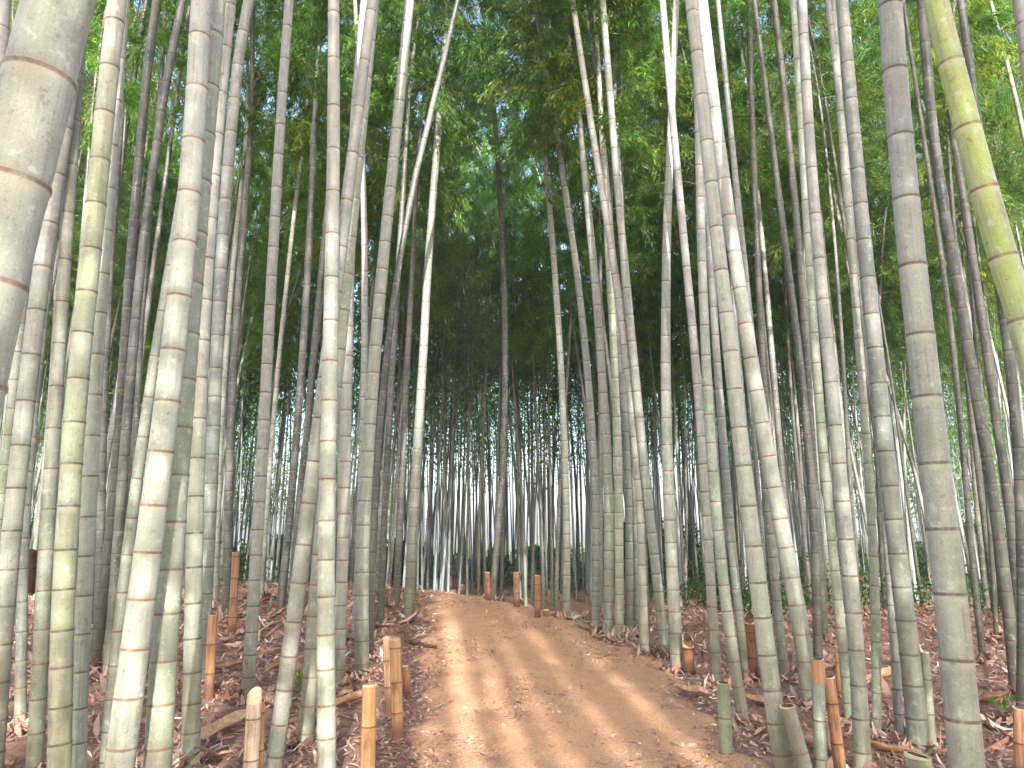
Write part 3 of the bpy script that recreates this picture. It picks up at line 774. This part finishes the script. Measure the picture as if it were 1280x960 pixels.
# ------------------------------------------------------------------ stakes and stumps
def stake(name, foot, top, w, label, cat, col=(1, 1, 1), mat='stake', tone=None, style='cut', depth=None, group='cut stakes along the path', topcol=None, nodes=True):
    if depth is None: b = at(*foot); depth = b.y
    else:
        b = on_plane(*foot, depth); 
    t = on_plane(*top, depth)
    ax = t - b
    if b.z > float(gz(b.x, b.y)) + .02:
        k = (b.z - float(gz(b.x, b.y))) / ax.z; b = b - ax * k; ax = t - b
    Ln = ax.length; r = w / 2 / F * cam_depth(b + ax * .5)
    root = empty(name, b)
    root.rotation_mode = 'QUATERNION'; root.rotation_quaternion = Vector((0, 0, 1)).rotation_difference(ax)
    seg = 16
    poly = np.array([[0, 0, z] for z in np.linspace(-.1, Ln, 6)])
    rng = np.random.default_rng(int(foot[0] * 7 + foot[1]))
    m = M['culm'] if tone else M[mat]
    split = Ln - 2.2 * r * 1.6 if topcol else Ln
    wall = r * .74
    body = culm_mesh('stake_body', np.array([[0, 0, z] for z in np.linspace(-.1, split, 6)]), lambda s: r * (1 - .04 * s / Ln), seg, .19, .3, rng)
    o = link('stem', body, m, root)
    if tone: o.color = TONES[tone] + (1,)
    else: o.color = tuple(col) + (1,)
    ang = np.linspace(0, 2 * math.pi, seg, endpoint=False); ca, sa = np.cos(ang), np.sin(ang)
    slant = {'cut': .12, 'slant': 1.1, 'round': 0}[style] * r
    ph = rng.uniform(0, 6.28)
    def ring(rad, z, sl=0): return np.stack([rad * ca, rad * sa, z + sl * np.cos(ang - ph)], 1)
    if topcol:
        V = np.vstack([ring(r * 1.05, split), ring(r * 1.06, (split + Ln) / 2), ring(r * 1.02, Ln)]); 
        qs = [[k * seg + a, k * seg + (a + 1) % seg, (k + 1) * seg + (a + 1) % seg, (k + 1) * seg + a] for k in range(2) for a in range(seg)]
        cm = np_mesh('band', V, np.array(qs).reshape(-1), np.full(len(qs), 4), True)
        o2 = link('top_band', cm, M['stake'], root); o2.color = tuple(topcol) + (1,)
    if style == 'round':
        rings = [ring(r * math.cos(a) * (1.02 if topcol else .97), Ln + r * .55 * math.sin(a)) for a in (0, .35, .7, 1.05, 1.35)]
        V = np.vstack(rings + [np.array([[0, 0, Ln + r * .55]])]); n = len(rings)
        qs = [[k * seg + a, k * seg + (a + 1) % seg, (k + 1) * seg + (a + 1) % seg, (k + 1) * seg + a] for k in range(n - 1) for a in range(seg)]
        lo = list(np.array(qs).reshape(-1)); sz = [4] * len(qs)
        for a in range(seg): lo += [(n - 1) * seg + a, (n - 1) * seg + (a + 1) % seg, n * seg]; sz.append(3)
        o2 = link('rounded_top', np_mesh('rounded_top', V, lo, sz, True), M['stake'], root); o2.color = tuple(min(1.4, c * 1.15) for c in col) + (1,)
    else:
        # cut rim with the hollow inside
        e = r * (1.02 if topcol else .965)
        V = np.vstack([ring(e, Ln - slant - .001), ring(e, Ln, slant), ring(wall, Ln + .001, slant), ring(wall * .96, Ln - max(.05, 1.6 * r) - slant)])
        qs = [[k * seg + a, k * seg + (a + 1) % seg, (k + 1) * seg + (a + 1) % seg, (k + 1) * seg + a] for k in range(2) for a in range(seg)]
        cm = np_mesh('cut_rim', V[:3 * seg], np.array(qs).reshape(-1), np.full(len(qs), 4), False)
        link('cut_rim', cm, M['cut'], root)
        qs = [[a, (a + 1) % seg, seg + (a + 1) % seg, seg + a] for a in range(seg)]
        lo = list(np.array(qs).reshape(-1)) + [seg + a for a in range(seg)]
        hm = np_mesh('hollow', V[2 * seg:], lo, [4] * len(qs) + [seg], True)
        link('hollow', hm, M['hollow'], root)
    tag(root, label, cat, group)
    return root, Ln, r

OR = (1.0, .86, .75)
stake('bamboo_stake', (497, 927), (494, 800), 15, 'taller round-topped orange stake at the left path edge', 'stake', OR, style='round')
stake('bamboo_stake', (487, 890), (484, 798), 12, 'round-topped pale stake directly behind the taller orange one', 'stake', (1.05, .95, .85), style='round')
stake('bamboo_stake', (459, 990), (462, 856), 19, 'orange bamboo stake with a flat cut top, nearest of the left path edge', 'stake', (1.05, .92, .7), depth=4.15)
stake('bamboo_stake', (509, 872), (507, 832), 9, 'small brown stub beside the two round-topped stakes', 'stake', (.7, .55, .5))
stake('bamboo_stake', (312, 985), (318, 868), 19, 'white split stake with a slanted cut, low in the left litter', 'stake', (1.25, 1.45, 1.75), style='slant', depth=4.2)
stake('bamboo_stake', (324, 985), (327, 876), 9, 'narrow orange slat leaning against the white split stake', 'stake', OR, depth=4.3)
stake('bamboo_stake', (261, 872), (266, 768), 12, 'reddish-brown stake in the litter right of the half lit culm', 'stake', (.85, .68, .6))
stake('wooden_post', (290, 795), (295, 690), 10, 'tall brown post standing in the debris at the left', 'post', (.8, .66, .6))
stake('bamboo_stake', (423, 856), (426, 790), 10, 'dark reddish stake left of the orange-footed culm', 'stake', (.6, .42, .42))
stake('bamboo_stump', (908, 943), (904, 853), 17, 'short green cut stump with pale rim at the right path edge', 'stump', tone='o')
stake('bamboo_stump', (1012, 985), (984, 882), 20, 'grey cut culm leaning left at the foot of the leaning pale pair', 'stump', tone='w', depth=4.35)
stake('bamboo_stake', (1027, 985), (1022, 824), 16, 'green stake with an orange top band, right of the path', 'stake', tone='g', topcol=(1.05, .8, .7), depth=4.4)
stake('bamboo_stake', (1053, 985), (1036, 846), 15, 'leaning reddish-brown stake behind the orange-banded one', 'stake', (.85, .66, .62), depth=4.5)
stake('bamboo_stump', (1152, 1030), (1147, 944), 33, 'yellow-green sawn stump with open hollow, nearest at lower right', 'stump', tone='y', depth=3.3)
stake('bamboo_stake', (1166, 942), (1156, 815), 11, 'thin green cut culm between the blue-grey and thick tan culms', 'stake', tone='o')
stake('bamboo_stake', (1050, 872), (1048, 808), 9, 'short yellow-orange stub left of the pinkish ringed culm', 'stake', (1.1, 1.0, .7))
stake('bamboo_stake', (672, 772), (672, 719), 8, 'orange-brown stake standing by the right path edge near the crest', 'stake', (.72, .52, .45))
stake('bamboo_stake', (683, 771), (682, 762), 8, 'tiny stub beside the orange-brown stake near the crest', 'stake', (1, .85, .75))
stake('bamboo_stake', (646, 760), (645, 715), 8, 'grey-pink stake one step before the tall dark middle culm', 'stake', (.65, .58, .58))
stake('bamboo_stake', (611, 751), (609, 715), 7, 'orange stake at the bend, beside the tall dark middle culm', 'stake', (.72, .56, .46))
stake('bamboo_stake', (577, 742), (577, 731), 8, 'pale low stub at the very top of the path', 'stake', (1.15, 1.1, 1.1))
stake('bamboo_stake', (563, 737), (562, 708), 6, 'thin reddish stake at the crest of the path, left of the pale stub', 'stake', (.8, .62, .6))
stake('bamboo_stump', (861, 842), (860, 800), 15, 'brown sheathed stump behind the straight thick-footed culm', 'stump', (.55, .42, .36), style='slant')
stake('bamboo_stump', (941, 850), (937, 772), 13, 'dark red-brown sheathed stump left of the leaning pale pair', 'stump', (.42, .27, .25), style='slant')
stake('bamboo_stump', (1278, 985), (1275, 885), 17, 'pinkish-orange stake cut by the lower right picture edge', 'stump', (1, .78, .72), depth=4.4)
stake('bamboo_stump', (36, 745), (39, 690), 13, 'dark red sheathed stump seen between culms at the far left', 'stump', (.15, .09, .10), style='round')

# ------------------------------------------------------------------ fallen pieces
def stick(pa, pb, r, label, col=(1, 1, 1), group='fallen sticks'):
    a, b = at(*pa), at(*pb)
    a.z += r * .8; b.z += r * .9
    m = (a + b) / 2; n = 7
    C = np.array([list(a.lerp(b, t) - m) for t in np.linspace(0, 1, n)])
    for k in range(1, n - 1):
        C[k] += RNG.normal(0, .008, 3); gzv = float(gz(C[k][0] + m.x, C[k][1] + m.y)) + r * .6 - m.z
        C[k][2] = max(C[k][2], gzv)
    me = tubes_mesh('stick', [C], [(r, r * .7)], 8)
    o = link('fallen_stick', me, M['stick']); o.location = m; o.color = col + (1,)
    tag(o, label, 'stick', group)

stick((506, 804), (545, 811), .022, 'dark stick lying across the left path edge near the stakes', (.35, .3, .3))
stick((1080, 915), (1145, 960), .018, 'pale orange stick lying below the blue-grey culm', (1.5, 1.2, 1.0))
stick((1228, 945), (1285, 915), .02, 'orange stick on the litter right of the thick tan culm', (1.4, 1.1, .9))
stick((1232, 905), (1290, 945), .016, 'brownish stick crossing the litter at the lower right corner', (1.2, .95, .8))
stick((225, 890), (330, 842), .010, 'long grey-tan stick across the left litter behind the white split stake', (1.3, 1.1, 1.0))
stick((60, 812), (110, 780), .016, 'tan stick among the culms at the far left', (1.3, 1.1, 1.0))
stick((330, 800), (405, 752), .018, 'greyish branch lying over the debris left of the tall pale straight culm', (1.1, 1.0, 1.0))
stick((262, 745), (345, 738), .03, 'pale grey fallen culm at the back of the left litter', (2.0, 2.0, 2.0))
stick((900, 870), (965, 925), .012, 'thin dark twig beside the short green stump', (.7, .6, .55))
stick((800, 800), (818, 826), .012, 'small pale twig at the feet of the silvery crossing pair', (1.6, 1.3, 1.2))

def sheath(px, py, az, ln, wd, label, col=(1, 1, 1), tilt=.05, group='fallen bamboo sheaths'):
    p = at(px, py); nu, nv = 11, 7
    V = []
    for i in range(nu):
        t = i / (nu - 1); w = wd * (math.sin(math.pi * min(1, .18 + t * .82)) ** .7) * .5 + .002
        for j in range(nv):
            s = j / (nv - 1) * 2 - 1
            V.append(((t - .5) * ln, w * math.sin(s * 1.25), .02 + w * (1 - math.cos(s * 1.25)) * .9 + .03 * (t - .5) ** 2 + .008 * math.sin(9 * t + s)))
    q = [[i * nv + j, i * nv + j + 1, (i + 1) * nv + j + 1, (i + 1) * nv + j] for i in range(nu - 1) for j in range(nv - 1)]
    me = np_mesh('sheath', np.array(V), np.array(q).reshape(-1), np.full(len(q), 4), True)
    o = link('fallen_sheath', me, M['sheath'])
    sol = o.modifiers.new('thick', 'SOLIDIFY'); sol.thickness = .004
    o.location = p + Vector((0, 0, .01)); o.rotation_euler = (random.uniform(-.3, .3), -tilt, az); o.color = col + (1,)
    tag(o, label, 'sheath', group)

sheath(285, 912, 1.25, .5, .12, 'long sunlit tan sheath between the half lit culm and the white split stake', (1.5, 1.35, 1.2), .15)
sheath(100, 815, 1.2, .5, .2, 'broad orange sheath at the foot of the slanting dark pair', (1.2, .9, .7), .5)
sheath(362, 835, .5, .4, .13, 'tan sheath right of the slender lone grey culm foot', (1.1, .95, .85), .3)
sheath(280, 840, .2, .38, .12, 'reddish sheath beside the reddish-brown stake', (.9, .65, .6), .2)
sheath(330, 880, 2.4, .35, .12, 'brown sheath just above the white split stake', (.9, .75, .65), .3)
sheath(300, 790, .9, .4, .13, 'dull red sheath in the debris by the tall brown post', (.8, .55, .5), .4)
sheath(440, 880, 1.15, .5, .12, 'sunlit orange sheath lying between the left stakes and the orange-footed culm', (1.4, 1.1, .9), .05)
sheath(400, 905, .6, .3, .14, 'orange sheath curled round the foot of the tall pale culm', (1.2, .85, .6), .3)
sheath(1105, 850, .3, .35, .12, 'orange sheath behind the slim culm with a yellow foot', (1.2, .9, .75), .3)
sheath(1010, 935, 2.0, .4, .12, 'brown sheath beside the orange-banded stake', (1, .75, .65), .2)
sheath(1110, 945, 2.6, .36, .12, 'pinkish sheath left of the yellow-green sawn stump', (1.2, .95, .9), .1)
sheath(1240, 880, .2, .4, .12, 'purplish brown sheath in the shade right of the thick tan culm', (.7, .5, .5), .2)
sheath(862, 868, 2.5, .3, .10, 'pinkish sheath below the brown sheathed stump', (1.3, 1.05, 1.0), .1)
sheath(940, 880, 2.2, .34, .10, 'pale tan sheath behind the short green stump', (1.1, .9, .85), .15)

# ------------------------------------------------------------------ small green plants
def plant(px, py, label, n=26, h=.16):
    p = at(px, py); root = empty('seedling', p); rng = np.random.default_rng(int(px))
    P = rng.normal(0, .05, (n, 3)); P[:, 2] = rng.uniform(.02, h, n)
    D = rng.normal(size=(n, 3)); D[:, 2] = np.abs(D[:, 2]) * .5
    lm = leaves_mesh('leaves', P, D, rng.uniform(.06, .11, n), rng.uniform(.02, .035, n), rng)
    o = link('leaves', lm, M['tree'], root); o.color = (1.1, 1.2, 1, 1)
    cs = [np.array([[0, 0, -.02], P[k] * .6, P[k]]) for k in range(0, n, 3)]
    link('stems', tubes_mesh('stems', cs, [(.002, .001)] * len(cs)), M['twig'], root)
    tag(root, label, 'plant', 'small plants in the litter')
plant(372, 868, 'small green seedling right of the leaning grey culm foot')
plant(1262, 903, 'low green plant in the litter at the right edge')
plant(668, 752, 'tiny green tuft behind the orange-brown stake near the crest', 20, .2)

# ------------------------------------------------------------------ bushes and trees beyond the bamboo
def blob_leaves(name, seed, n, rad, cz, Lr, asp, lobes):
    rng = np.random.default_rng(seed)
    cs = np.stack([rng.normal(0, rad[0] * .5, lobes), rng.normal(0, rad[1] * .5, lobes), cz + rng.uniform(-.9, .9, lobes) * rad[2]], 1)
    k = rng.integers(0, lobes, n); v = rng.normal(size=(n, 3)); v /= np.linalg.norm(v, axis=1)[:, None]
    rr_ = rng.uniform(.35, 1.0, n) ** .6
    sz = rng.uniform(.28, .55, lobes)[k]
    P = cs[k] + v * (rr_ * sz)[:, None] * np.array(rad)
    P[:, 2] = np.maximum(P[:, 2], .05)
    D = v + rng.normal(size=(n, 3)) * .8
    Ln = rng.uniform(*Lr, n)
    return leaves_mesh(name, P, D, Ln, Ln * asp, rng)

BUSH = []
for k in range(3):
    lm = blob_leaves('bush_foliage', 40 + k, 4200, (1.2, 1.0, .8), .85, (.08, .15), .42, 16); lm.materials.append(M['bush'])
    rng = np.random.default_rng(60 + k)
    cs = [np.array([[0, 0, -.1], [rng.normal(0, .2), rng.normal(0, .2), .6], [rng.normal(0, .6), rng.normal(0, .5), 1.3]]) for _ in range(9)]
    sm = tubes_mesh('bush_stems', cs, [(.02, .006)] * 9, 5); sm.materials.append(M['bark'])
    BUSH.append((lm, sm))
rb = random.Random(4)
for k in range(60):
    y = rb.uniform(26, 42); x = rb.uniform(-1, 1) * .74 * y
    px = 640 + x / y * F
    if 470 < px < 760 and rb.random() < .55: continue
    root = empty('evergreen_bush', (x, y, float(gz(x, y))))
    lm, sm = BUSH[k % 3]
    o = link('foliage', lm, None, root); v = rb.uniform(.75, 1.3); o.color = (v, v, v, 1)
    link('stems', sm, None, root)
    s = rb.uniform(.7, 1.35); root.scale = (s * 1.2, s, s); root.rotation_euler[2] = rb.uniform(0, 6.28)
    side = 'left of' if px < 520 else 'right of' if px > 700 else 'beyond the end of'
    tag(root, 'dark green bush low behind the culms ' + side + ' the path', 'bush', 'bushes ' + side + ' the path')

def undergrowth(n=90000):
    rng = np.random.default_rng(9)
    y = rng.uniform(25, 46, n); x = rng.uniform(-1, 1, n) * .8 * y
    dens = np.sin(x * .7 + y * .3) + np.sin(x * .33 - y * .5 + 1) + .6 * np.sin(x * 1.9 + y)
    l, r = path_edges(y)
    px = 640 + x / y * F
    mid = ((px > 560) & (px < 740)) * .9
    k = (dens - mid > -.5) & ((x < l - .3) | (x > r + .3)); x, y, dens = x[k], y[k], dens[k]; n = len(x)
    m = 60000
    y2 = rng.uniform(9.5, 25, m); x2 = rng.uniform(-1, 1, m) * .8 * y2; l, r = path_edges(y2)
    d2 = np.sin(x2 * 1.9 + y2 * .8) + np.sin(x2 * .9 - y2 * 1.3 + 1) + .7 * np.sin(x2 * 3.9 + y2 * 2)
    k = (((x2 > r + 1.4 + .05 * y2) & (d2 > .15)) | ((x2 < l - 1.2) & (y2 > 14) & (d2 > .3)))
    x = np.append(x, x2[k]); y = np.append(y, y2[k]); dens = np.append(dens, d2[k] * .9 - .35); n = len(x)
    z = gz(x, y) + rng.random(n) ** 1.4 * np.clip(.5 + .35 * dens, .15, 1.3)
    D = rng.normal(size=(n, 3)); D[:, 2] += .4
    Ln = rng.uniform(.10, .22, n) * np.clip(y / 26, .55, 1)
    return leaves_mesh('undergrowth', np.stack([x, y, z], 1), D, Ln, Ln * .4, rng)
ug = link('undergrowth', undergrowth(), M['bush']); ug.color = (1, 1, 1, 1)
tag(ug, kind='stuff')
TREE = []
for k in range(3):
    lm = blob_leaves('tree_foliage', 70 + k, 7000, (3.2, 3.0, 3.0), 6.0, (.16, .28), .45, 26); lm.materials.append(M['tree'])
    rng = np.random.default_rng(80 + k)
    cs = [np.array([[0, 0, -.2], [.1, .05, 2.5], [.15, .2, 5.0], [.1, .1, 8.0]])]; rs = [(.22, .05)]
    for _ in range(9):
        z = rng.uniform(2.6, 6.5); a = rng.uniform(0, 6.28); l = rng.uniform(1.3, 2.6)
        cs.append(np.array([[.1, .1, z], [.1 + math.cos(a) * l * .5, .1 + math.sin(a) * l * .5, z + l * .3], [.1 + math.cos(a) * l, .1 + math.sin(a) * l, z + l * .8]])); rs.append((.07, .015))
    sm = tubes_mesh('tree_trunk', cs, rs, 7); sm.materials.append(M['bark'])
    TREE.append((lm, sm))
for k, (px, Y, s) in enumerate([(30, 50, 1.0), (160, 47, .95), (250, 56, 1.1), (330, 52, .8), (420, 60, 1.0), (1000, 62, .9), (1100, 52, .95), (1180, 48, .9), (1270, 54, 1.1), (500, 64, .7), (-90, 52, 1.1), (1370, 52, 1.1)]):
    x = (px - 640) / F * Y
    root = empty('broadleaf_tree', (x, Y, float(gz(x, Y))))
    lm, sm = TREE[k % 3]
    o = link('crown', lm, None, root); v = rb.uniform(.85, 1.2); o.color = (v, v, v, 1)
    link('trunk', sm, None, root)
    root.scale = (s, s, s); root.rotation_euler[2] = rb.uniform(0, 6.28)
    side = 'left' if px < 640 else 'right'
    tag(root, 'leafy green tree in the open beyond the stand, %s of the path' % side, 'tree', 'trees beyond the stand on the ' + side)

# ------------------------------------------------------------------ unseen grove behind the viewpoint, its leaves shaped to let sun through in slots
SUN_EL, SUN_AZ = R(25), R(180 - 6.4)           # azimuth from +Y towards +X
sd = Vector((math.sin(SUN_AZ) * math.cos(SUN_EL), math.cos(SUN_AZ) * math.cos(SUN_EL), math.sin(SUN_EL)))
GAPS = [(-2.55, .10), (-1.97, .12), (-1.36, .13), (-.42, .10), (.06, .025), (.32, .08), (.60, .035), (.88, .018), (1.25, .028), (1.68, .03), (2.6, .1), (3.4, .12), (-3.3, .15), (-4.4, .2), (4.6, .2)]
def grove():
    rng = np.random.default_rng(3)
    n = 210000
    D = rng.uniform(8.0, 13.0, n); y = -D
    u = rng.uniform(-10, 10, n)
    hgt = rng.random(n) ** .9 * 20
    top = 16 + 2.5 * np.sin(u * 1.7) + 1.5 * np.sin(u * 4.1 + 1)
    top = np.where(np.abs(u - .25) < .95, 12.0 + 1.2 * np.sin(u * 9), top)          # lowered over the path behind, so sun reaches the middle canopy
    ok = hgt < top
    clump = np.sin(u * 2.3 + hgt * 1.1 + D * .6) + np.sin(hgt * 2.1 - u * 1.4) * .8
    for c, w in GAPS:
        ww = (w + (.035 if -.3 < c < 2 else .10)) * (1 + .22 * np.sin(hgt * 1.3 + c * 5))
        low = hgt < (10.2 + .8 * np.sin(c * 7) if -.1 < c < 2 else 7.3 + 1.3 * np.sin(c * 7))
        ok &= ~((np.abs(u - c - .03 * np.sin(hgt * .8 + c)) < ww) & low)
    ok &= ~((clump < -1.6) & (rng.random(n) < .6) & ((np.abs(u - .6) > 1.7) | (hgt > 10)))
    u, y, hgt = u[ok], y[ok], hgt[ok]
    # extra finer leaves along the lane, added to sharpen the sun slots
    m = 60000; u2 = rng.uniform(-.5, 2.1, m); h2 = rng.random(m) * 11.5; y2 = -rng.uniform(8, 13, m); ok = np.ones(m, bool)
    for c, w in GAPS:
        ok &= ~((np.abs(u2 - c) < (w + .035) * (1 + .22 * np.sin(h2 * 1.3 + c * 5))) & (h2 < 10.2 + .8 * np.sin(c * 7)))
    u = np.append(u, u2[ok]); hgt = np.append(hgt, h2[ok]); y = np.append(y, y2[ok]); n = len(u)
    P = np.stack([u - .112 * y, y, hgt], 1)
    Dv = rng.normal(size=(n, 3)); Dv[:, 2] -= .6
    Ln = rng.uniform(.16, .26, n) * np.where((np.abs(u - .8) < 1.3) & (hgt < 11.5), .62, 1.0)
    return leaves_mesh('grove', P, Dv, Ln, Ln * .3, rng)
g_ = link('bamboo_shade_thicket', grove(), M['leaf']); g_.color = (1, 1, 1, 1)
tag(g_, kind='stuff')

# ------------------------------------------------------------------ the air of the grove
hm, hnt = new_mat('haze_air'); hg = G(hnt)
pv = hg.n('ShaderNodeVolumePrincipled'); pv.inputs['Density'].default_value = .0017; pv.inputs['Color'].default_value = (.90, .94, 1, 1); pv.inputs['Anisotropy'].default_value = .1
ho = hg.n('ShaderNodeOutputMaterial'); hg.l(pv.outputs[0], ho.inputs['Volume'])
hv = np.array([(x, y, z) for z in (-2.2, 26) for y in (-340, 360) for x in (-340, 340)])
hme = np_mesh('haze', hv, [0, 2, 3, 1, 4, 5, 7, 6, 0, 1, 5, 4, 1, 3, 7, 5, 3, 2, 6, 7, 2, 0, 4, 6], [4] * 6)
tag(link('haze', hme, hm), kind='stuff')

# ------------------------------------------------------------------ light, sky, camera
w = bpy.data.worlds.new('World'); scene.world = w; w.use_nodes = True
nt = w.node_tree; nt.nodes.clear()
sky = nt.nodes.new('ShaderNodeTexSky'); sky.sky_type = 'NISHITA'; sky.sun_disc = False
sky.sun_elevation = SUN_EL; sky.sun_rotation = SUN_AZ; sky.air_density = 1.0; sky.dust_density = 3.5; sky.ozone_density = 1.0
bg = nt.nodes.new('ShaderNodeBackground'); bg.inputs[1].default_value = .15
ow = nt.nodes.new('ShaderNodeOutputWorld')
nt.links.new(sky.outputs[0], bg.inputs[0]); nt.links.new(bg.outputs[0], ow.inputs[0])

sl = bpy.data.lights.new('Sun', 'SUN'); sl.energy = 3.7; sl.angle = R(.5); sl.color = (1, .96, .90)
so = bpy.data.objects.new('Sun', sl); COL.objects.link(so)
so.rotation_mode = 'QUATERNION'; so.rotation_quaternion = Vector((0, 0, 1)).rotation_difference(sd)
so.location = (0, -20, 30)

cd = bpy.data.cameras.new('Camera'); cd.sensor_width = 36; cd.lens = F / 1280 * 36; cd.clip_start = .05; cd.clip_end = 2000
co = bpy.data.objects.new('Camera', cd); COL.objects.link(co)
co.location = (0, 0, EYE); co.rotation_euler = (R(90) + PITCH, 0, 0)
scene.camera = co

scene.view_settings.view_transform = 'Standard'; scene.view_settings.look = 'None'
scene.view_settings.gamma = 1; scene.view_settings.use_curve_mapping = False
scene.view_settings.exposure = 2.05
scene.render.engine = 'CYCLES'
scene.cycles.max_bounces = 8; scene.cycles.diffuse_bounces = 5; scene.cycles.transmission_bounces = 5
scene.cycles.use_denoising = True
